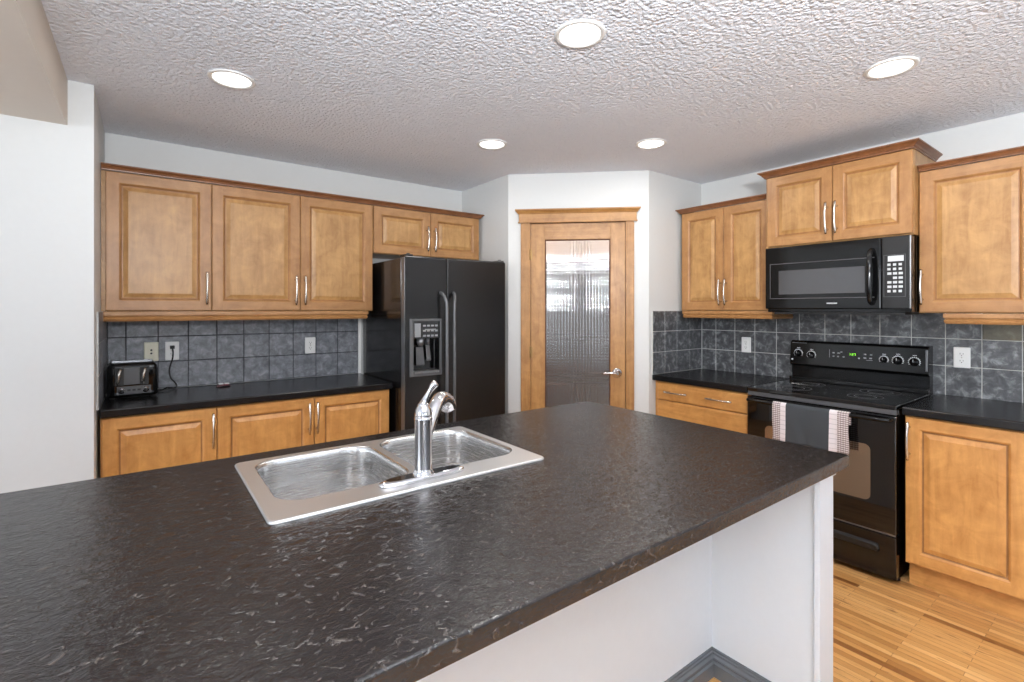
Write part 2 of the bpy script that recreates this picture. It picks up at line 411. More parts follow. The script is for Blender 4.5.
f = B(); f.box(GX0, GX1, 0.0, 0.035, GZ1, 2.057); f.box(GX0, GX1, 0.0, 0.035, 0.008, GZ0)
obj('rail', f, 'door_h', r, bevel=0.0015)
f = B()
for a, c_, d, e in ((GX0, GX0+0.008, GZ0, GZ1), (GX1-0.008, GX1, GZ0, GZ1), (GX0+0.008, GX1-0.008, GZ0, GZ0+0.008), (GX0+0.008, GX1-0.008, GZ1-0.008, GZ1)):
    f.box(a, c_, 0.006, 0.03, d, e)
obj('glass_stop', f, 'gap', r, bevel=0.002)
bm = bmesh.new(); gx0, gx1, gz0, gz1 = GX0+0.006, GX1-0.006, GZ0+0.006, GZ1-0.006; NX, NZ, SUB = 21, 72, 5
gv = []
for a in range(NZ*SUB+1):
    z = gz0+(gz1-gz0)*a/(NZ*SUB); row = []
    for c_ in range(NX*SUB+1):
        x = gx0+(gx1-gx0)*c_/(NX*SUB)
        hh = 0.0009*abs(math.sin(PI*c_/SUB)) + 0.00035*abs(math.sin(PI*a/SUB))
        row.append(bm.verts.new((x, 0.016-hh, z)))
    gv.append(row)
for a in range(NZ*SUB):
    for c_ in range(NX*SUB): bm.faces.new((gv[a][c_], gv[a][c_+1], gv[a+1][c_+1], gv[a+1][c_]))
bk = [bm.verts.new(p) for p in ((gx0, 0.021, gz0), (gx1, 0.021, gz0), (gx1, 0.021, gz1), (gx0, 0.021, gz1))]
bm.faces.new(bk[::-1])
bm.faces.new(gv[0]+[bk[1], bk[0]]); bm.faces.new(gv[-1][::-1]+[bk[3], bk[2]])
bm.faces.new([r_[-1] for r_ in gv]+[bk[2], bk[1]]); bm.faces.new([r_[0] for r_ in gv][::-1]+[bk[0], bk[3]])
f = bm
tag(obj('glass_pane', f, 'reeded', r), 'cross-reeded obscure glass')
for z in (1.82, 1.075, 0.25):
    f = B(); f.lathe([(0.006, z-0.042), (0.007, z-0.040), (0.007, z+0.040), (0.006, z+0.042)], (0.168, -0.010, 0), n=12); f.box(0.172, 0.186, -0.004, 0.0, z-0.04, z+0.04)
    obj('hinge', f, 'brass', r)
f = B(); f.lathe([(0.038, 0), (0.038, -0.005), (0.032, -0.010), (0.014, -0.012), (0.012, -0.045), (0.013, -0.052), (0.008, -0.056)], (0.822, 0.0, 0.925), axis='y', n=28)
f.tube([(0.822, -0.046, 0.925), (0.80, -0.048, 0.928), (0.77, -0.049, 0.931), (0.735, -0.049, 0.927), (0.705, -0.047, 0.925)], [0.010, 0.0095, 0.0085, 0.008, 0.006], n=12)
tag(obj('door_handle', f, 'chrome', r), 'chrome lever handle')

# pantry interior: added shelving darkens it, deep top shelf blocks the bulb
M['walnut'] = maple('dark_brown_shelving', 'x', srgb(70, 50, 42), srgb(92, 68, 56))
r = root('added_pantry_shelving', (PX+0.12, YB-0.01, 0), 0, 'dark brown shelving added to keep the pantry dark behind the door glass', 'shelving')
lx, ly = XR-0.02-(PX+0.12), -(YB-0.01-(QY+0.16))
b = B(); b.box(0, lx, -0.015, 0, 0, 1.81); b.box(lx-0.015, lx, ly, -0.015, 0, 1.81); obj('back_panel', b, 'walnut', r)
for z in (0.3, 0.7, 1.1, 1.45, 1.79):
    d_ = 0.70 if z > 1.7 else 0.36
    b = B(); b.prism([(0, -0.016), (lx-0.016, -0.016), (lx-0.016, ly), (lx-d_, ly), (lx-d_, -0.25-0.3*(z > 1.7)), (lx-d_-0.1, -d_*0.9), (0, -d_*0.9)], z, z+0.02)
    obj('shelf', b, 'walnut', r)
pl_ = bpy.data.lights.new('pantry_bulb', 'POINT'); pl_.energy = 14; pl_.color = (1, 0.62, 0.36); pl_.shadow_soft_size = 0.06
po = bpy.data.objects.new('pantry_bulb', pl_); po.location = (3.0, 3.05, 2.22); C.objects.link(po)

# ---------------------------------------------------------------- recessed lights
for i, (x, y) in enumerate(LIGHTS):
    lab = ['recessed ceiling light above the left cabinet run, nearest the big white wall', 'largest recessed ceiling light, over the island in the middle',
           'recessed ceiling light at the right, in front of the microwave cabinets', 'recessed ceiling light in front of the refrigerator', 'recessed ceiling light between pantry door and right cabinets'][i]
    r = root('recessed_light', (x, y, CEIL), 0, lab, 'ceiling light', 'recessed ceiling lights')
    f = B(); f.lathe([(0.094, 0.0), (0.096, -0.003), (0.092, -0.006), (0.080, -0.007), (0.076, -0.003), (0.075, 0.0)], n=40, cap0=False, cap1=False); obj('trim_ring', f, 'white', r)
    f = B(); f.lathe([(0.0, -0.0045), (0.072, -0.0035), (0.0765, -0.002)], n=40, cap0=False, cap1=True); obj('lens', f, 'lamp', r)
    l = area('recessed_lamp', (x, y, CEIL-0.012), (0, 0, 0), 0.14, 0.14, (3, 10, 6, 3.5, 6)[i], (1, 0.97, 0.93), 'DISK')

# ---------------------------------------------------------------- cabinets
def raised(b, x0, x1, z0, z1, fr=0.058, th=0.02, y=0.0, vm=0, hm=1, pm=2):
    """raised-panel door front facing -y, front plane at y"""
    bm = b.bm
    def ring(i, yy): return [(x0+i, yy, z0+i), (x1-i, yy, z0+i), (x1-i, yy, z1-i), (x0+i, yy, z1-i)]
    V = lambda ps: [bm.verts.new(p) for p in ps]
    back = V(ring(0, y+th)); e0 = V(ring(0, y+0.004)); e1 = V(ring(0.0035, y+0.0004))
    f = bm.faces.new(back[::-1]); f.material_index = pm
    GROOVE = 3
    def band(a, c, mis):
        for k in range(4):
            f = bm.faces.new((a[k], a[(k+1) % 4], c[(k+1) % 4], c[k])); f.material_index = mis[k]
    mm = [hm, vm, hm, vm]
    band(back, e0, mm); band(e0, e1, mm)
    c = 0.0035
    # stiles run full height, rails sit between
    q = lambda ax, bx, az, bz, mi: setattr(bm.faces.new(V([(ax, y, az), (bx, y, az), (bx, y, bz), (ax, y, bz)])), 'material_index', mi)
    q(x0+c, x0+fr, z0+c, z1-c, vm); q(x1-fr, x1-c, z0+c, z1-c, vm); q(x0+fr, x1-fr, z0+c, z0+fr, hm); q(x0+fr, x1-fr, z1-fr, z1-c, hm)
    prev = V(ring(fr, y))
    for i, yy, mi in ((0.004, 0.002, None), (0.009, 0.0075, None), (0.012, 0.0105, None), (0.017, 0.0105, None), (0.024, 0.0085, None), (0.040, 0.0030, None), (0.043, 0.0030, None)):
        cur = V(ring(fr+i, y+yy)); band(prev, cur, mm if i < 0.008 else ([GROOVE]*4 if 0.010 < i < 0.019 else ([pm]*4 if i > 0.01 else mm))); prev = cur
    f = bm.faces.new(prev); f.material_index = pm
def slab_front(b, x0, x1, z0, z1):
    bm = b.bm
    rr = [[(x0+i, yy, z0+i), (x1-i, yy, z0+i), (x1-i, yy, z1-i), (x0+i, yy, z1-i)] for i, yy in ((0, 0.02), (0, 0.006), (0.006, 0.0015), (0.010, 0.0))]
    b.rings(rr)
HB = None
def pull_mesh(L=0.19):
    b = B(); pts = []; rad = []
    h = L/2
    b_ = [(-h, -0.026), (-h+0.012, -0.030), (-h+0.035, -0.034), (-h*0.4, -0.040), (0, -0.042), (h*0.4, -0.040), (h-0.035, -0.034), (h-0.012, -0.030), (h, -0.026)]
    rr = [0.0045, 0.0065, 0.0060, 0.0052, 0.0050, 0.0052, 0.0060, 0.0065, 0.0045]
    b.tube([(0, y, z) for z, y in b_], rr, n=10, flat=1.15)
    for z in (-h+0.028, h-0.028): b.lathe([(0.0065, 0.0), (0.005, -0.004), (0.0048, -0.034)], (0, 0, z), axis='y', n=12)
    return b
_pb = pull_mesh(); _po = obj('pull_source', _pb, 'nickel'); PULL = _po.data; bpy.data.objects.remove(_po)
def pull(parent, x, z, horiz=False):
    o = bpy.data.objects.new('handle', PULL); C.objects.link(o); o.parent = parent; o.location = (x, 0, z)
    if horiz: o.rotation_euler = (0, PI/2, 0)
    return o
def cabinet(name, loc, rz, W, D, H, label, cat='cabinet', group=None, doors=(), drawers=(), toe=0.0, mats=('wood_f', 'wood_h', 'wood_v'), sidefill=0.0, dz=(0, 0)):
    r = root(name, loc, rz, label, cat, group)
    b = B()
    b.box(0, W, 0.0215, D, toe, H)
    obj('carcass', b, mats[2], r)
    if toe:
        b = B(); b.box(0.0, W, 0.085, D, 0, toe); obj('toe_kick', b, mats[1], r)
    if doors or drawers:   # dark reveal strip behind door gaps
        fr_ = list(doors)+list(drawers); b = B(); b.box(fr_[0][0]+0.003, fr_[-1][1]-0.003, 0.0195, 0.0225, toe+0.006, H-0.006); obj('reveal', b, 'gap', r)
    for (x0, x1, z0, z1, hx, hz) in doors:
        b = B(); raised(b, x0, x1, z0, z1, fr=0.056)
        d = obj('door', b, [mats[0], mats[1], mats[2], 'groove_shade'], r)
        if hx is not None: pull(d, hx, hz)
    for (x0, x1, z0, z1, hs) in drawers:
        b = B(); slab_front(b, x0, x1, z0, z1)
        d = obj('drawer', b, mats[1], r)
        for hx in hs: pull(d, hx, (z0+z1)/2, True)
    return r
UY = YB-0.335; UZ = 1.393; UH = 2.150-UZ
D0, D1 = 1.396-UZ, 2.145-UZ
cabinet('wall_cabinet', (-0.185, UY, UZ), 0, 0.503, 0.333, UH, 'wide single-door maple wall cabinet at the far left, above the toaster', group=None,
        doors=[(0.019, 0.503, D0, D1, 0.479, 1.528-UZ)])
cabinet('wall_cabinet', (0.318, UY, UZ), 0, 0.989, 0.333, UH, 'two-door maple wall cabinet between the toaster-side cabinet and the refrigerator',
        doors=[(0.003, 0.496, D0, D1, 0.467, 1.528-UZ), (0.4985, 0.984, D0, D1, 0.524, 1.528-UZ)])
cabinet('wall_cabinet', (1.307, UY, 1.805), 0, 0.905, 0.333, 2.150-1.805, 'low two-door maple cabinet directly above the black refrigerator',
        doors=[(0.004, 0.4535, 0.003, 0.340, 0.421, 0.134), (0.456, 0.897, 0.003, 0.340, 0.483, 0.134)])
def crown_prof(z, k=1.0):
    return [(-0.015, z), (0.004*k, z), (0.005*k, z+0.006*k), (0.009*k, z+0.008*k), (0.012*k, z+0.014*k), (0.022*k, z+0.023*k), (0.027*k, z+0.025*k), (0.027*k, z+0.031*k), (-0.015, z+0.031*k)]
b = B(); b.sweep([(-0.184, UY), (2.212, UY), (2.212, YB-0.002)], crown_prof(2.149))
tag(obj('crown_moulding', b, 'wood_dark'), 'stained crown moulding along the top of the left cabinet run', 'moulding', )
def rail_prof(z):  # z = top
    return [(-0.02, z), (0.000, z), (0.002, z-0.004), (0.002, z-0.022), (-0.004, z-0.026), (-0.006, z-0.032), (0.000, z-0.038), (-0.002, z-0.046), (-0.007, z-0.054), (-0.02, z-0.054)]
b = B(); b.sweep([(-0.178, UY+0.006), (1.27, UY+0.006), (1.27, YB-0.02)], rail_prof(1.392))
tag(obj('light_rail', b, 'wood_h'), 'maple light rail moulding under the left wall cabinets', 'moulding')
# lower left run
BY = YB-0.612
bm_ = ('base_v', 'base_h', 'base_v')
cabinet('base_cabinet', (-0.173, BY, 0), 0, 0.491, 0.60, 0.872, 'single-door honey maple base cabinet under the toaster', doors=[(0.006, 0.489, 0.12, 0.866, 0.473, 0.745)], toe=0.105, mats=bm_)
cabinet('base_cabinet', (0.318, BY, 0), 0, 1.0, 0.60, 0.872, 'two-door honey maple base cabinet beside the refrigerator', doors=[(0.003, 0.510, 0.12, 0.866, 0.479, 0.745), (0.513, 0.992, 0.12, 0.866, 0.525, 0.745)], toe=0.105, mats=bm_)
b = B(); b.box(-0.1745, 1.328, YB-0.633, YB-0.012, 0.873, 0.914)
tag(obj('countertop', b, 'counter', bevel=0.006), 'black laminate countertop on the left run, under the toaster', 'countertop')

# right wall run.  local x runs toward the camera (-y), front faces -x
R9 = -PI/2
UX = XR-0.335
cabinet('wall_cabinet', (UX, 2.292, UZ), R9, 0.692, 0.333, UH, 'narrow two-door maple wall cabinet between the pantry corner and the microwave',
        doors=[(0.010, 0.3555, D0, D1, 0.337, 1.528-UZ), (0.358, 0.688, D0, D1, 0.382, 1.528-UZ)])
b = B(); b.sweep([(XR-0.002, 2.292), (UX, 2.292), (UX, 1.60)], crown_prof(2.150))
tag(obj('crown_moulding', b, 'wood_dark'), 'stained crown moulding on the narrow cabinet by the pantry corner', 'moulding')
b = B(); b.sweep([(XR-0.02, 2.275), (UX+0.006, 2.275), (UX+0.006, 1.59), (XR-0.02, 1.59)], rail_prof(1.392))
tag(obj('light_rail', b, 'wood_h'), 'maple light rail under the narrow cabinet by the pantry corner', 'moulding')
MX = XR-0.42
cabinet('wall_cabinet', (MX, 1.596, 1.806), R9, 0.782, 0.418, 2.268-1.806, 'raised two-door maple cabinet above the black microwave, deepest and highest of the wall cabinets',
        doors=[(0.014, 0.3965, 0.006, 0.456, 0.372, 0.143), (0.3995, 0.780, 0.006, 0.456, 0.422, 0.143)])
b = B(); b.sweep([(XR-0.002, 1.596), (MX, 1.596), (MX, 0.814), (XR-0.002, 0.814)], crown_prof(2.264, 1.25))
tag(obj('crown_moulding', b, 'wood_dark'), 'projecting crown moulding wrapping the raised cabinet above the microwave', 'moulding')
cabinet('wall_cabinet', (UX, 0.813, 1.384), R9, 0.458, 0.333, 2.150-1.384, 'single-door maple wall cabinet at the right edge, beside the microwave',
        doors=[(0.004, 0.454, 0.004, 0.762, 0.018, 0.14)])
b = B(); b.sweep([(UX, 0.811), (UX, 0.355)], crown_prof(2.149))
tag(obj('crown_moulding', b, 'wood_dark'), 'stained crown moulding on the wall cabinet at the right edge', 'moulding')
b = B(); b.sweep([(XR-0.02, 0.708), (UX+0.006, 0.708), (UX+0.006, 0.355)], rail_prof(1.382))
tag(obj('light_rail', b, 'wood_h'), 'maple light rail under the wall cabinet at the right edge', 'moulding')
FX = XR-0.652
cabinet('drawer_cabinet', (FX+0.02, 2.318, 0), R9, 0.722, 0.616, 0.872, 'honey maple drawer base left of the black range', cat='cabinet',
        drawers=[(0.03, 0.718, 0.735, 0.866, (0.20, 0.53)), (0.03, 0.718, 0.43, 0.730, (0.20, 0.53)), (0.03, 0.718, 0.12, 0.425, (0.20, 0.53))], toe=0.105, mats=bm_)
cabinet('base_cabinet', (FX+0.02, 0.797, 0), R9, 0.445, 0.616, 0.872, 'single-door honey maple base cabinet right of the black range',
        doors=[(0.004, 0.438, 0.135, 0.866, 0.020, 0.748)], toe=0.125, mats=bm_)
b = B(); b.box(FX, XR-0.0125, 1.593, QY-0.001, 0.873, 0.914)
tag(obj('countertop', b, 'counter', bevel=0.006), 'black laminate countertop in the corner left of the range', 'countertop')
b = B(); b.box(FX, XR-0.0125, 0.34, 0.803, 0.873, 0.914)
tag(obj('countertop', b, 'counter', bevel=0.006), 'black laminate countertop right of the range', 'countertop')

# ---------------------------------------------------------------- tiled backsplashes
def backsplash(name, loc, rz, L, xs, zs, label, tilem, grout, special=()):
    """local x along wall, front faces -y, grid lines xs/zs"""
    r = root(name, loc, rz, label, 'backsplash')
    b = B(); b.box(0, L, -0.008, -0.0005, zs[0], zs[-1]); obj('grout', b, grout, r)
    b = B(); g = 0.0022 if grout == 'grout_light' else 0.0022
    for x0, x1 in zip(xs, xs[1:]):
        for z0, z1 in zip(zs, zs[1:]):
            mi = 1 if any(x0 < sx < x1 and z0 < sz < z1 for sx, sz in special) else 0
            d = random.uniform(-0.0004, 0.0004)
            ring = lambda i, y: [(x0+i, y, z0+i), (x1-i, y, z0+i), (x1-i, y, z1-i), (x0+i, y, z1-i)]
            b.rings([ring(g, -0.006), ring(g, -0.0095+d), ring(g+0.002, -0.011+d)], cap0=False, mi=mi)
    tag(obj('tiles', b, [tilem, 'tile_olive'], r), None)
    return r
zs = [0.916, 1.080, 1.236, 1.392]
x0 = RX+0.012
xs = [0] + [(-0.088+0.1556*k) - x0 for k in range(0, 9)] + [1.311-x0]
backsplash('tile_backsplash', (x0, YB, 0), 0, 1.311-x0, xs, zs, 'slate blue-grey tile backsplash behind the toaster with dark grout', 'tile_blue', 'grout_dark')
b = backsplash('tile_backsplash', (RX, 3.10, 0), PI/2, YB-3.10-0.012, [0, 0.155, 0.31, 0.465, YB-3.10-0.012], zs, 'narrow return of grey tile on the end wall beside the toaster', 'tile_blue', 'grout_light')
# right wall grid
ys = [2.309, 2.186, 2.027, 1.87, 1.712, 1.555, 1.393, 1.24, 1.082, 0.924, 0.767, 0.613, 0.457, 0.341]
backsplash('tile_backsplash', (XR, QY-0.012, 0), R9, 2.309-0.341, [2.309-y for y in ys], [0.80]+zs[1:], 'mottled dark grey tile backsplash behind the range with pale grout', 'tile_grey', 'grout_light', special=[(2.309-0.53, 1.30)])
backsplash('tile_backsplash', (3.045, QY, 0), 0, XR-3.045-0.012, [0, 0.146, 0.30, 0.474, XR-3.045-0.012], zs, 'short run of dark grey tile on the wall beside the pantry', 'tile_grey', 'grout_light')
b = B(); b.box(1.312, 1.334, YB-0.012, YB-0.0005, 0.914, 1.392)
struct('trim_2', b, 'white', label='white edge strip at the end of the left backsplash', cat='trim')

# ---------------------------------------------------------------- outlets
def outlet(name, loc, rz, label, kind='duplex', mat='white'):
    r = root(name, loc, rz, label, 'wall socket')
    b = B(); rr = []
    for i, y in ((0, 0), (0, -0.003), (0.003, -0.006), (0.005, -0.0065)):
        rr.append([(x, y, z) for x, z, _ in rrect(-0.036+i, 0.036-i, -0.058+i, 0.058-i, 0.004, 0, 3)])
    b.rings(rr); obj('cover_plate', b, mat, r)
    if kind == 'duplex':
        for z in (-0.0195, 0.0195):
            b = B(); b.rings([[(x, y, zz+z) for x, zz, _ in rrect(-0.017, 0.017, -0.0145, 0.0145, 0.010, 0, 4)] for y in (-0.006, -0.0085)]); s_ = obj('receptacle', b, mat, r)
            b = B(); b.box(-0.0075, -0.0055, -0.0092, -0.0084, z-0.002, z+0.007); b.box(0.0055, 0.0075, -0.0092, -0.0084, z-0.001, z+0.006); b.lathe([(0.0026, -0.0092), (0.0026, -0.0084)], (0, 0, z-0.0075), axis='y', n=10); obj('slots', b, 'dark', s_)
        b = B(); b.lathe([(0.003, -0.0064), (0.003, -0.0072)], axis='y', n=10); obj('screw', b, 'nickel', r)
    else:
        b = B()
        for z in (-0.010, 0.010): b.lathe([(0.0055, -0.0062), (0.0055, -0.008), (0.003, -0.008)], (0, 0, z), axis='y', n=14)
        obj('jack', b, 'dark', r)
    return r
TY = YB-0.0112; TX = XR-0.0112
outlet('jack_plate', (0.034, TY, 1.145), 0, 'cream cover plate with two small dark jacks above the toaster', 'jack', 'cream')
outlet('wall_outlet', (0.139, TY, 1.145), 0, 'white wall outlet with the black toaster plug in it')
outlet('wall_outlet', (0.960, TY, 1.143), 0, 'white wall outlet on the blue-grey tile near the refrigerator')
outlet('wall_outlet', (TX, 1.934, 1.132), R9, 'white wall outlet on dark tile under the narrow corner cabinet')
outlet('wall_outlet', (TX, 0.695, 1.132), R9, 'white wall outlet on dark tile right of the range')

# ---------------------------------------------------------------- toaster and its cord
r = root('toaster', (-0.054, 3.49, 0.914), math.radians(3), 'glossy black toaster with two lever slots and knobs on the left counter', 'toaster')
rr = []
W2, D2 = 0.112, 0.085
for z, i in ((0.012, 0.006), (0.018, 0.0), (0.155, 0.0), (0.178, 0.004), (0.190, 0.012), (0.195, 0.026)):
    rr.append([(x, y, z) for x, y, _ in rrect(-W2+i, W2-i, -D2+i, D2-i, 0.028, 0, 5)])
b = B(); b.rings(rr, smooth=True); obj('body', b, 'black', r)
b = B(); b.rings([[(x, y, z) for x, y, _ in rrect(-W2+0.018, W2-0.018, -D2+0.02, D2-0.016, 0.015, 0, 4)] for z in (0.190, 0.1985)]); tp = obj('top_plate', b, 'blacksatin', r, bevel=0.002)
for k, y in enumerate((-0.035, 0.035)):
    b = B(); b.box(-0.088, 0.088, y-0.014, y+0.014, 0.198, 0.2005); obj('toast_slot', b, 'chrome', tp)
    b = B(); b.box(-0.082, 0.082, y-0.010, y+0.010, 0.2004, 0.2012); obj('toast_slot', b, 'dark', tp)
b = B(); b.box(-0.082, 0.092, -D2-0.002, -D2+0.01, 0.022, 0.182); obj('front_panel', b, 'blackglass', r, bevel=0.004)
b = B(); b.box(-0.040, 0.030, -D2-0.0045, -D2, 0.078, 0.172); obj('front_panel', b, 'greyplastic', r, bevel=0.003)
for x in (-0.058, 0.050):
    b = B(); b.box(x-0.019, x+0.019, -D2-0.003, -D2, 0.074, 0.174); ls = obj('lever_slot', b, 'dark', r)
    b = B(); b.tube([(x-0.004, -D2-0.004, 0.078), (x-0.006, -D2-0.012, 0.10), (x-0.004, -D2-0.016, 0.135), (x+0.004, -D2-0.010, 0.166)], [0.006, 0.009, 0.009, 0.007], n=10); obj('lever', b, 'nickel', ls)
b = B(); b.box(-0.070, 0.080, -D2-0.0055, -D2, 0.026, 0.070); cp = obj('control_strip', b, 'greyplastic', r, bevel=0.003)
for x in (-0.050, 0.055):
    b = B(); b.lathe([(0.016, -D2-0.005), (0.016, -D2-0.008), (0.011, -D2-0.009), (0.010, -D2-0.018), (0.0, -D2-0.019)], (x, 0, 0.048), axis='y', n=20); obj('knob', b, 'chrome', cp)
    b = B(); b.lathe([(0.0085, -D2-0.0185), (0.0075, -D2-0.021), (0.0, -D2-0.0215)], (x, 0, 0.048), axis='y', n=16); obj('knob_cap', b, 'dark', cp)
b = B()
for x in (-0.018, 0.004, 0.026): b.box(x-0.007, x+0.007, -D2-0.0075, -D2-0.005, 0.044, 0.054)
obj('button', b, 'dark', cp)
for x in (-0.09, 0.09):
    for y in (-0.06, 0.06):
        b = B(); b.lathe([(0.010, 0.0), (0.012, 0.014)], (x, y, 0), n=12); obj('foot', b, 'dark', r)
r = root('power_cord', (0.139, 3.72, 1.169), 0, 'black power cord running from the outlet down behind the toaster', 'cord')
b = B(); b.box(-0.012, 0.012, -0.028, -0.006, -0.010, 0.010); obj('plug', b, 'dark', r, bevel=0.003)
pts = [(0, -0.026, -0.002), (0.003, -0.036, -0.03), (0.000, -0.034, -0.07), (-0.013, -0.030, -0.12), (-0.016, -0.032, -0.15), (-0.008, -0.036, -0.19), (0.010, -0.045, -0.213), (0.020, -0.055, -0.235), (0.010, -0.06, -0.249), (-0.010, -0.07, -0.246), (-0.03, -0.09, -0.238), (-0.055, -0.12, -0.248), (-0.075, -0.15, -0.248)]
def smooth_pts(p, n=4):
    p = [Vector(q) for q in p]; out = []
    for i in range(len(p)-1):
        p0, p1, p2, p3 = p[max(i-1, 0)], p[i], p[i+1], p[min(i+2, len(p)-1)]
        for k in range(n):
            t_ = k/n; out.append(0.5*((2*p1)+(p2-p0)*t_+(2*p0-5*p1+4*p2-p3)*t_**2+(3*p1-p0-3*p2+p3)*t_**3))
    return out + [p[-1]]
b = B(); b.tube(smooth_pts(pts), 0.0042, n=8); obj('cable', b, 'dark', r)
# little packet on the counter
r = root('candy_packet', (0.402, 3.60, 0.9145), 0.1, 'small dark red packet with silver ends lying on the left counter', 'packet')
b = B(); rr = []
for x, h, d in ((-0.038, 0.002, 0.026), (-0.034, 0.004, 0.027), (-0.024, 0.016, 0.024), (0.0, 0.021, 0.022), (0.024, 0.016, 0.024), (0.034, 0.004, 0.027), (0.038, 0.002, 0.026)):
    rr.append([(x, d*math.cos(a), h*0.5+0.5*h*math.sin(a)+0.001) for a in [2*PI*k/10 for k in range(10)]])
M['maroon'] = plain('maroon_foil', srgb(92, 40, 48), 0.3)
b.rings(rr, smooth=True); w_ = obj('wrapper', b, 'maroon', r)
b = B(); b.box(-0.030, -0.003, -0.020, 0.006, 0.015, 0.0225); b.box(0.003, 0.030, -0.020, 0.006, 0.015, 0.0225); obj('foil_band', b, 'silverprint', r, bevel=0.002)

# ---------------------------------------------------------------- refrigerator
FXa, FXb, FYf, FYb, FH = 1.338, 2.136, 2.935, 3.70, 1.752
r = root('refrigerator', (FXa, FYf, 0), 0, 'black side-by-side refrigerator with ice and water dispenser', 'refrigerator')
FW = FXb-FXa
b = B(); b.box(0.004, FW-0.004, 0.075, FYb-FYf, 0.02, FH-0.012); obj('case', b, 'fridge_side', r, bevel=0.004)
SPL = 0.303
b = B(); b.box(0.0, SPL-0.002, 0, 0.068, 0.085, FH); fd = obj('freezer_door', b, 'fridge', r, bevel=0.012, seg=4)
cc = B(); cc.box(0.058, 0.243, -0.05, 0.055, 0.995, 1.212); cut(fd, cc)
b = B(); b.box(SPL+0.002, FW, 0, 0.068, 0.085, FH); rd = obj('refrigerator_door', b, 'fridge', r, bevel=0.012, seg=4)
b = B(); b.box(0.02, FW-0.02, 0.03, 0.075, 0.015, 0.080); obj('toe_grille', b, 'blacksatin', r, bevel=0.003)
for x in (0.035, FW-0.035):
    b = B(); b.box(x-0.025, x+0.025, 0.010, 0.10, FH, FH+0.010); b.lathe([(0.012, FH+0.006), (0.012, FH+0.016), (0.008, FH+0.018)], (x, 0.03, 0), n=16); obj('hinge_cover', b, 'greymetal' if x > 0.2 else 'blacksatin', r, bevel=0.002)
# grey strips put in as the highlight along the rounded door edges
b = B(); b.box(-0.0015, 0.010, 0.004, 0.060, 0.10, FH-0.01); tag(obj('edge_strip', b, 'greymetal', fd, bevel=0.004), 'grey strip standing in for the edge highlight')
b = B(); b.box(FW-0.010, FW+0.0015, 0.004, 0.060, 0.10, FH-0.01); tag(obj('edge_strip', b, 'greymetal', rd, bevel=0.004), 'grey strip standing in for the edge highlight')
def fhandle(parent, x, s):
    b = B(); z1, z0 = 1.515, 0.46
    pts = [(x-s*0.022, -0.004, z1), (x-s*0.016, -0.030, z1-0.012), (x-s*0.006, -0.050, z1-0.05), (x, -0.056, z1-0.12), (x, -0.058, (z0+z1)/2), (x, -0.056, z0+0.12), (x-s*0.006, -0.050, z0+0.05), (x-s*0.016, -0.030, z0+0.012), (x-s*0.022, -0.004, z0)]
    b.tube(smooth_pts(pts, 5), 0.0125, n=14, flat=0.85); tag(obj('handle', b, 'greyhandle', parent), 'curved dark grey bar handle')
M['greyhandle'] = plain('grey_satin_handle', srgb(92, 93, 95), 0.25, 0.3)
fhandle(fd, SPL-0.030, 1); fhandle(rd, SPL+0.028, -1)
# dispenser
b = B()
dx0, dx1, dz0, dz1 = 0.028, 0.262, 0.965, 1.342
for a, c_, d, e in ((dx0, 0.056, dz0, dz1), (0.246, dx1, dz0, dz1), (0.056, 0.246, dz0, 0.995), (0.056, 0.246, 1.325, dz1)): b.box(a, c_, -0.012, 0.004, d, e)
disp = tag(obj('dispenser', b, 'greyhandle', fd, bevel=0.004), 'grey framed ice and water dispenser')
b = B(); b.box(0.056, 0.246, -0.009, 0.004, 1.213, 1.325); obj('control_panel', b, 'blackglass', disp)
b = B()
b.box(0.062, 0.105, -0.0105, -0.009, 1.222, 1.312, 0)
for i in range(4):
    for k in range(3): b.box(0.122+0.029*i, 0.142+0.029*i, -0.0105, -0.009, 1.224+0.033*k, 1.236+0.033*k, 0)
b.box(0.135, 0.215, -0.0107, -0.0104, 1.268, 1.275)
obj('buttons', b, 'print_grey', disp)
b = B(); b.box(0.058, 0.243, 0.0545, 0.058, 0.995, 1.212); b.box(0.058, 0.060, 0.0, 0.055, 0.995, 1.212); b.box(0.241, 0.243, 0.0, 0.055, 0.995, 1.212); b.box(0.058, 0.243, 0.0, 0.055, 0.995, 0.998); obj('recess', b, 'black', disp)
b = B(); b.lathe([(0.026, 1.212), (0.024, 1.180), (0.016, 1.165), (0.012, 1.16)], (0.120, 0.022, 0), n=18); b.lathe([(0.010, 1.212), (0.009, 1.17)], (0.175, 0.022, 0), n=14); obj('nozzle', b, 'greymetal', disp)
b = B(); b.rings([[(0.095, 0.036, 1.155), (0.145, 0.036, 1.155), (0.145, 0.042, 1.155), (0.095, 0.042, 1.155)], [(0.090, 0.022, 1.04), (0.150, 0.022, 1.04), (0.150, 0.030, 1.03), (0.090, 0.030, 1.03)]]); b.rings([[(0.165, 0.036, 1.165), (0.192, 0.036, 1.165), (0.192, 0.042, 1.165), (0.165, 0.042, 1.165)], [(0.165, 0.018, 1.07), (0.195, 0.018, 1.07), (0.195, 0.026, 1.06), (0.165, 0.026, 1.06)]]); obj('paddle', b, 'greyplastic', disp, bevel=0.002)
b = B(); b.box(0.062, 0.240, -0.016, 0.050, 0.985, 1.000); obj('drip_tray', b, 'greymetal', disp, bevel=0.003)

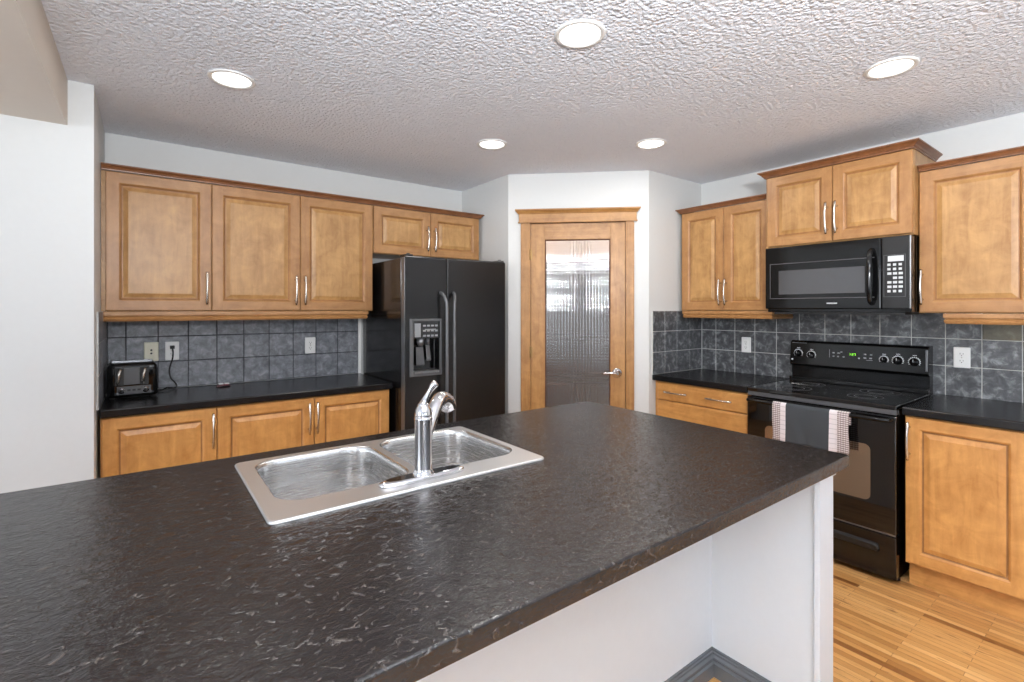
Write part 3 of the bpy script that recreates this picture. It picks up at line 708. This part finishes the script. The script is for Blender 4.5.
# ---------------------------------------------------------------- microwave (local x toward camera)
WX = 3.247
r = root('microwave', (WX, 1.578, 1.386), R9, 'black over-the-range microwave with curved handle and keypad', 'microwave')
mw, mh, md = 0.762, 0.414, XR-WX-0.0125
b = B(); b.box(0.002, mw-0.002, 0.030, md-0.002, 0.0, mh+0.002); obj('case', b, 'black', r, bevel=0.003)
b = B(); b.box(0.0, 0.630, 0.0, 0.030, 0.020, mh); dr = obj('door', b, 'black', r, bevel=0.006, seg=3)
b = B(); b.box(0.632, mw, 0.0, 0.030, 0.020, mh); pn = obj('control_panel', b, 'blacksatin', r, bevel=0.006, seg=3)
b = B()
for a, c_, d, e in ((0.030, 0.600, 0.305, 0.309), (0.030, 0.600, 0.084, 0.088), (0.030, 0.034, 0.088, 0.305)): b.box(a, c_, -0.0015, 0.001, d, e)
obj('window_bezel', b, 'greyplastic', dr)
b = B(); b.box(0.085, 0.555, -0.001, 0.001, 0.112, 0.262); obj('window', b, 'mwwin', dr)
b = B(); x = 0.590
pts = [(x, -0.002, 0.352), (x-0.002, -0.030, 0.335), (x, -0.046, 0.28), (x, -0.050, 0.20), (x, -0.046, 0.12), (x-0.002, -0.030, 0.065), (x, -0.002, 0.048)]
b.tube(smooth_pts(pts, 5), [0.009+0.003*math.sin(PI*i/30) for i in range(31)], n=14, flat=1.15); obj('handle', b, 'black', dr)
b = B()
random.seed(3)
for i in range(9):
    xx = 0.362+i*0.0062; b.box(xx, xx+0.0042, -0.0012, 0.0005, 0.050, 0.0575)
tag(obj('maker_badge', b, 'silverprint', dr), 'small silver lettered badge')
b = B()
for a, c_, d, e in ((0.642, 0.740, 0.312, 0.315), (0.642, 0.740, 0.085, 0.088), (0.642, 0.645, 0.088, 0.312), (0.737, 0.740, 0.088, 0.312)): b.box(a, c_, -0.0015, 0.001, d, e)
obj('keypad_outline', b, 'greyplastic', pn)
b = B(); b.box(0.662, 0.732, -0.0018, 0.001, 0.278, 0.308); obj('display', b, 'silverprint', pn)
b = B()
for k in range(7):
    for i in range(3):
        if (k, i) in ((3, 0),): continue
        ww = 0.018 if 1 < k < 6 else 0.014
        b.box(0.660+0.025*i, 0.660+0.025*i+ww, -0.0018, 0.001, 0.254-0.024*k, 0.254-0.024*k+0.013)
tag(obj('keys', b, 'silverprint', pn), 'pale printed keypad')
b = B(); b.box(mw-0.007, mw+0.001, -0.002, 0.012, 0.022, mh-0.002); obj('edge_strip', b, 'greymetal', pn, bevel=0.002)
b = B(); b.box(0.05, mw-0.03, 0.02, md-0.05, -0.012, 0.0); obj('vent_grille', b, 'blacksatin', r)

# ---------------------------------------------------------------- range (local x toward camera)
RXf = 3.030
r = root('range', (RXf, 1.583, 0), R9, 'black freestanding electric range with glass top and backguard controls', 'range')
rw = 0.766; rd_ = XR-0.012-RXf
b = B(); b.box(0.004, rw-0.004, 0.045, rd_, 0.03, 0.895); obj('body', b, 'black', r)
b = B(); b.box(0.0, rw, -0.004, rd_-0.06, 0.893, 0.917); obj('cooktop', b, 'blackglass', r, bevel=0.006, seg=3)
ct = [o for o in r.children if o.name.startswith('cooktop')][0]
for x, y, rad in ((0.19, 0.19, 0.10), (0.19, 0.43, 0.085), (0.57, 0.19, 0.085), (0.57, 0.43, 0.10)):
    b = B()
    for q in (rad, rad*0.62): b.lathe([(q, 0.9171), (q, 0.9175), (q-0.0035, 0.9175), (q-0.0035, 0.9171)], (x, y, 0), n=48, cap0=False, cap1=False)
    obj('burner_ring', b, 'greyplastic', ct)
b = B(); b.box(0.002, rw-0.002, 0.0, 0.044, 0.868, 0.893); obj('front_strip', b, 'greyplastic', r, bevel=0.003)
b = B(); b.box(0.002, rw-0.002, -0.006, 0.044, 0.262, 0.862); od = obj('oven_door', b, 'blackglass', r, bevel=0.005)
b = B(); b.rings([[(x, y, z) for x, z, _ in rrect(0.112, 0.655, 0.408, 0.700, 0.03, 0, 6)] for y in (-0.0075, -0.005)]); tag(obj('oven_window', b, 'ovenwin', od), 'reflective bronze oven window')
b = B(); zc = 0.846
b.tube(smooth_pts([(0.022, -0.006, zc), (0.026, -0.040, zc), (0.05, -0.052, zc), (0.2, -0.055, zc), (0.566, -0.055, zc), (0.716, -0.052, zc), (0.740, -0.040, zc), (0.744, -0.006, zc)], 4), 0.0115, n=14); obj('handle', b, 'blackgloss', od) if 'blackgloss' in M else obj('handle', b, 'black', od)
b = B(); b.box(0.002, rw-0.002, -0.004, 0.044, 0.034, 0.252); sd = obj('storage_drawer', b, 'black', r, bevel=0.005)
b = B(); b.rings([[(x, y, z) for x, z, _ in rrect(0.10-i, 0.690+i, 0.158-i, 0.196+i, 0.018, 0, 5)] for y, i in ((-0.003, 0.004), (-0.014, 0.0), (-0.018, -0.008))]); obj('drawer_pull', b, 'blacksatin', sd)
b = B(); b.box(0.006, rw-0.006, 0.004, 0.006, 0.252, 0.262); obj('trim_line', b, 'greymetal', r)
for x in (0.03, rw-0.03):
    b = B(); b.lathe([(0.018, 0), (0.018, 0.01), (0.010, 0.014), (0.010, 0.05)], (x, 0.10, 0), n=14); obj('foot', b, 'dark', r)
    b = B(); b.lathe([(0.018, 0), (0.018, 0.01), (0.010, 0.014), (0.010, 0.05)], (x, rd_-0.05, 0), n=14); obj('foot', b, 'dark', r)
# backguard
by = 3.592-RXf
b = B(); b.rings([[(x, y, z) for y, z in ((by+0.035, 0.905), (rd_, 0.905), (rd_, 1.190), (by+0.028, 1.190), (by+0.012, 1.178), (by, 1.030), (by+0.010, 1.020), (by+0.030, 1.016))] for x in (0.006, rw-0.004)])
bg_ = obj('backguard', b, 'black', r, bevel=0.004, seg=3)
b = B(); b.box(0.006, rw-0.004, by-0.010, by+0.05, 0.915, 0.945); obj('rear_ledge', b, 'black', r, bevel=0.006, seg=3)
def on_panel(x, z, out=0.0):   # face slope of control panel
    k = (z-1.030)/(1.178-1.030); return (x, by+0.012*k-out, z)
b = B(); b.box(rw-0.018, rw-0.008, by-0.003, by+0.012, 1.045, 1.168); obj('end_trim', b, 'greymetal', bg_, bevel=0.002)
b = B(); b.box(0.020, 0.110, by+0.006, by+0.011, 1.172, 1.176); obj('highlight_strip', b, 'greymetal', bg_)
for x, z, rad in ((0.060, 1.103, 0.023), (0.142, 1.097, 0.023), (0.548, 1.098, 0.019), (0.617, 1.098, 0.024), (0.696, 1.096, 0.024)):
    px, py, pz = on_panel(x, z)
    b = B(); b.lathe([(rad, 0.0), (rad*0.96, -0.010), (rad*0.6, -0.014), (rad*0.55, -0.022), (0.0, -0.023)], (px, py-0.001, pz), axis='y', n=26); b.box(px-0.003, px+0.003, py-0.028, py-0.012, pz-rad*0.7, pz+rad*0.7); kn = obj('knob', b, 'black', bg_)
    b = B(); b.box(px-0.001, px+0.001, py-0.0285, py-0.028, pz, pz+rad*0.65); obj('knob_pointer', b, 'silverprint', kn)
    b = B()
    for a in range(-120, 121, 20):
        A = math.radians(a); c1, s1 = math.cos(A), math.sin(A); 
        for q in (rad+0.004,):
            cx_, cz_ = px+q*s1, pz+q*c1; h2 = 0.0024
            b.box(cx_-h2, cx_+h2, on_panel(0, cz_)[1]-0.0012, on_panel(0, cz_)[1]+0.001, cz_-h2, cz_+h2)
    for dx_ in (-0.008, -0.003, 0.002, 0.007): b.box(px+dx_, px+dx_+0.003, on_panel(0, pz+rad+0.014)[1]-0.0012, on_panel(0, pz+rad+0.014)[1]+0.001, pz+rad+0.011, pz+rad+0.016)
    b.lathe([(rad+0.0026, -0.0012), (rad+0.0026, 0.0), (rad+0.0004, 0.0), (rad+0.0004, -0.0012)], (px, py-0.0005, pz), axis='y', n=30, cap0=False, cap1=False)
    obj('dial_marks', b, 'silverprint', bg_)
b = B(); px, py, pz = on_panel(0.022, 1.060); b.lathe([(0.006, -0.002), (0.006, 0.001)], (px, py, pz), axis='y', n=14); obj('indicator_lamp', b, 'silverprint', bg_)
b = B()
for x, z, w2 in ((0.275, 1.120, 0.006), (0.305, 1.120, 0.008), (0.320, 1.128, 0.005), (0.275, 1.098, 0.005), (0.302, 1.098, 0.005), (0.333, 1.098, 0.005), (0.450, 1.122, 0.006), (0.482, 1.122, 0.006), (0.450, 1.100, 0.007), (0.480, 1.100, 0.007), (0.418, 1.096, 0.005)):
    _, y, _ = on_panel(x, z); b.box(x-w2, x+w2, y-0.002, y+0.001, z-0.004, z+0.004)
b.box(0.252, 0.2535, by+0.002, by+0.006, 1.088, 1.140); b.box(0.458, 0.490, by+0.001, by+0.006, 1.086, 1.088)
obj('button_marks', b, 'print_grey', bg_)
b = B(); z = 1.117; _, y, _ = on_panel(0, z)
b.box(0.352, 0.412, y-0.0016, y+0.002, z-0.012, z+0.012); dsp = obj('clock_display', b, 'dark', bg_)
b = B()
def seg7(x, on):
    w3, h3, t3 = 0.008, 0.014, 0.0016; y0, y1 = y-0.0022, y-0.0015
    S7 = {'a': (0, w3, h3-t3, h3), 'g': (0, w3, h3/2-t3/2, h3/2+t3/2), 'd': (0, w3, 0, t3), 'f': (0, t3, h3/2, h3), 'b': (w3-t3, w3, h3/2, h3), 'e': (0, t3, 0, h3/2), 'c': (w3-t3, w3, 0, h3/2)}
    for k in on: a, c_, d, e = S7[k]; b.box(x+a, x+c_, y0, y1, z-0.007+d, z-0.007+e)
seg7(0.362, 'bc'); b.box(0.3735, 0.3755, y-0.0022, y-0.0015, z-0.004, z-0.002); b.box(0.3735, 0.3755, y-0.0022, y-0.0015, z+0.002, z+0.004)
seg7(0.379, 'abged'); seg7(0.391, 'abc')
obj('clock_digits', b, 'led', dsp)

# towel on oven handle (hangs from it: own thing)
tx0 = 0.186
r = bpy.data.meshes.new('dish_towel')
bm = bmesh.new(); nx, TWd = 40, 0.392
prof = []
hx, hz, hr = -0.055, 0.846, 0.0145
for k in range(10): prof.append((hx+hr+0.004, 0.79+(hz-0.79)*k/10))
for k in range(9):
    a = PI*k/8; prof.append((hx+hr*math.cos(a), hz+hr*math.sin(a)))
for k in range(1, 19): prof.append((hx-hr-0.001, hz-(hz-0.640)*k/18))
grid = []
for j, (y, z) in enumerate(prof):
    row = []
    for i in range(nx+1):
        x = TWd*i/nx; fall = max(0.0, hz-z)/0.2
        wv = 0.004*math.sin(x*38+0.6)*fall + 0.0025*math.sin(x*75+z*20)*fall
        row.append(bm.verts.new((x+0.004*fall*math.sin(z*30), y+(wv if y < hx else -abs(wv)*0.3) - (0.003*fall if y < hx else 0), z-hz)))
    grid.append(row)
for a, c_ in zip(grid, grid[1:]):
    for i in range(nx):
        f = bm.faces.new((a[i], a[i+1], c_[i+1], c_[i])); f.smooth = True
o = obj('dish_towel', bm, 'towel', solid=0.003, loc=(RXf, 1.583-tx0, hz), rot=(0, 0, R9), smooth=True)
tag(o, 'grey dish towel with plaid borders hanging on the oven door handle', 'towel')

# ---------------------------------------------------------------- island
IX0, IX1, IY0, IY1 = -0.62, 1.9036, 0.6406, 1.8647
b = B()
rad = 0.03
b.prism([(IX0, IY0), (IX1-0.012, IY0), (IX1, IY0+0.012), (IX1, IY1-rad), (IX1-rad*0.3, IY1-rad*0.3), (IX1-rad, IY1), (IX0, IY1)], 0.873, 0.914)
it = obj('island_countertop', b, 'island_top', bevel=0.005, seg=3, angle=50)
cc = B(); cc.box(0.24, 1.035, 1.245, 1.745, 0.8, 1.0); cut(it, cc)
tag(it, 'large dark leathery laminate island countertop with the sink set in it', 'countertop')
r = root('kitchen_island', (0.6, 1.45, 0), 0, 'white painted island base with an overhang and end support under the dark top', 'island')
ox, oy = -0.6, -1.45
def ib(x0, x1, y0, y1, z0, z1): return B().box(x0+ox, x1+ox, y0+oy, y1+oy, z0, z1)
obj('knee_wall', ib(IX0+0.02, 1.76, 1.06, 1.15, 0, 0.872), 'island_wall', r)
obj('end_panel', ib(1.76, 1.84, 0.692, 1.84, 0, 0.872), 'island_wall', r)
obj('end_board', ib(1.746, 1.853, 0.674, 0.692, 0, 0.860), 'island_wall', r, bevel=0.002)
b = ib(1.738, 1.862, 0.668, 0.70, 0.848, 0.872); obj('end_cap', b, 'island_wall', r, bevel=0.003)
# cabinet boxes on the working side with doors (seen from other viewpoints)
b = ib(IX0+0.02, 0.19, 1.15, 1.81, 0.10, 0.872); obj('carcass', b, 'base_v', r)
b = ib(1.08, 1.76, 1.15, 1.81, 0.10, 0.872); obj('carcass', b, 'base_v', r)
b = ib(0.19, 1.08, 1.79, 1.81, 0.10, 0.872); obj('carcass', b, 'base_v', r)
b = ib(IX0+0.02, 1.76, 1.15, 1.74, 0, 0.10); obj('toe_kick', b, 'base_h', r)
for k in range(5):
    x0_, x1_ = IX0+0.03+0.474*k, IX0+0.03+0.474*(k+1)-0.004
    b = B(); raised(b, -(x1_-x0_)/2, (x1_-x0_)/2, 0.12, 0.866, fr=0.056)
    d = obj('door', b, list(bm_)+['groove_shade'], r, loc=((x0_+x1_)/2+ox, 1.8315+oy, 0), rot=(0, 0, PI))
    pull(d, 0.19, 0.745)
b = B(); bp = [(0, 0), (0.020, 0), (0.020, 0.050), (0.013, 0.054), (0.013, 0.060), (0.018, 0.066), (0.018, 0.072), (0.010, 0.078), (0.010, 0.086), (0.006, 0.088), (0.006, 0.096), (0.0, 0.098)]
b.sweep([(IX0+0.02+ox, 1.06+oy), (1.76+ox, 1.06+oy), (1.76+ox, 0.692+oy)], bp)
tag(obj('baseboard', b, 'trimgrey', r), 'slate grey moulded baseboard')

# ---------------------------------------------------------------- sink
r = root('kitchen_sink', (0.6385, 1.491, 0.914), 0, 'stainless double-bowl drop-in sink in the island top', 'sink')
sx, sy = 0.6385, 1.491
SW, SD = 0.4135, 0.272
bowls = [(0.268-sx, 0.641-sx, 1.322-sy, 1.735-sy), (0.666-sx, 1.026-sx, 1.322-sy, 1.735-sy)]
bm = bmesh.new(); ed = []
def loop(pts):
    vs = [bm.verts.new(p) for p in pts]
    for i in range(len(vs)): ed.append(bm.edges.new((vs[i], vs[(i+1) % len(vs)])))
    return vs
ZT = 0.0062
outer = loop(rrect(-SW+0.010, SW-0.010, -SD+0.010, SD-0.010, 0.014, ZT, 6))
holes = [loop(rrect(*q, 0.075, ZT, 10)) for q in bowls]
bmesh.ops.triangle_fill(bm, use_beauty=True, use_dissolve=False, edges=ed)
prev = outer
for i, z in ((0.006, 0.0070), (0.002, 0.0060), (0.0, 0.0030), (0.0, 0.0002)):
    cur = [bm.verts.new(p) for p in rrect(-SW+i, SW-i, -SD+i, SD-i, 0.016+0.004, z, 6)]
    n = len(cur)
    for k in range(n): f = bm.faces.new((prev[k], prev[(k+1) % n], cur[(k+1) % n], cur[k])); f.smooth = True
    prev = cur
obj('deck', bm, 'steel', r)
for q in bowls:
    b = B(); rr = []
    for i, z, rad in ((0.0, ZT, 0.075), (0.003, ZT-0.001, 0.074), (0.006, ZT-0.005, 0.072), (0.008, -0.012, 0.070), (0.014, -0.10, 0.068), (0.018, -0.155, 0.066), (0.026, -0.172, 0.060), (0.040, -0.181, 0.050), (0.06, -0.184, 0.04)):
        rr.append(rrect(q[0]+i, q[1]-i, q[2]+i, q[3]-i, rad, z, 10))
    b.rings(rr, cap0=False, cap1=True, smooth=True); bo = obj('bowl', b, 'steelbowl', r)
    cx_, cy_ = (q[0]+q[1])/2, (q[2]+q[3])/2
    b = B(); b.lathe([(0.055, -0.1838), (0.052, -0.181), (0.040, -0.1825), (0.036, -0.187)], (cx_, cy_, 0), n=28, cap0=False); b.lathe([(0.006, -0.186), (0.008, -0.172), (0.0, -0.170)], (cx_, cy_, 0), n=12); obj('drain', b, 'chrome', bo)

# ---------------------------------------------------------------- faucet
fx, fy, fz = 0.642, 1.284, 0.9206
r = root('faucet', (fx, fy, fz), 0, 'chrome single-lever kitchen faucet with pull-out spout on the sink deck', 'faucet')
b = B(); rr = []
def oval(L, Wd, z, n=36, p=3.0):
    out = []
    for k in range(n):
        a = 2*PI*k/n; c1, s1 = math.cos(a), math.sin(a)
        out.append((L*math.copysign(abs(c1)**(2/p), c1), Wd*math.copysign(abs(s1)**(2/p), s1)*(1.0), z))
    return out
b.rings([oval(0.132, 0.028, 0.0), oval(0.134, 0.029, 0.004), oval(0.130, 0.026, 0.010), oval(0.112, 0.020, 0.013)], smooth=True); obj('base_plate', b, 'chrome', r)
b = B(); b.lathe([(0.030, 0.010), (0.030, 0.016), (0.0265, 0.020), (0.0255, 0.03), (0.0250, 0.165), (0.0262, 0.168), (0.0262, 0.173), (0.0245, 0.176)], n=36); obj('body', b, 'chrome', r)
b = B(); b.lathe([(0.0245, 0.176), (0.0250, 0.182), (0.0230, 0.196), (0.0165, 0.208), (0.0135, 0.214)], n=36)
b.tube(smooth_pts([(-0.004, 0.0, 0.205), (0.002, 0.0, 0.218), (0.010, -0.004, 0.235), (0.018, -0.010, 0.252), (0.026, -0.015, 0.266), (0.032, -0.019, 0.272)], 5), [0.0150, 0.0140, 0.0130, 0.0122, 0.0112, 0.0104, 0.0097, 0.0092, 0.0088, 0.0084, 0.0080, 0.0078, 0.0076, 0.0075, 0.0075, 0.0078, 0.0084, 0.0092, 0.0100, 0.0105, 0.0108, 0.0110, 0.0112, 0.0112, 0.0105, 0.0085], n=18); obj('lever', b, 'chrome', r)
b = B(); ang = math.radians(38); cu, su = math.cos(ang), math.sin(ang)
sp_ = [(0.010, 0.100), (0.030, 0.128), (0.054, 0.160), (0.084, 0.189), (0.118, 0.204), (0.150, 0.200), (0.176, 0.184), (0.188, 0.166)]
pts = smooth_pts([(cu*d, su*d, z) for d, z in sp_], 5)
n = len(pts); rads = [0.0150+0.0085*min(1, i/(n*0.55)) + 0.002*(i > n*0.8) for i in range(n)]
b.tube(pts, rads, n=20); sp2 = obj('spout', b, 'chrome', r)
tp_, tq = pts[-1], (pts[-1]-pts[-2]).normalized()
b = B(); b.tube([tp_ - tq*0.001, tp_+tq*0.004], [0.021, 0.018], n=20); obj('spray_face', b, 'greyplastic', sp2)
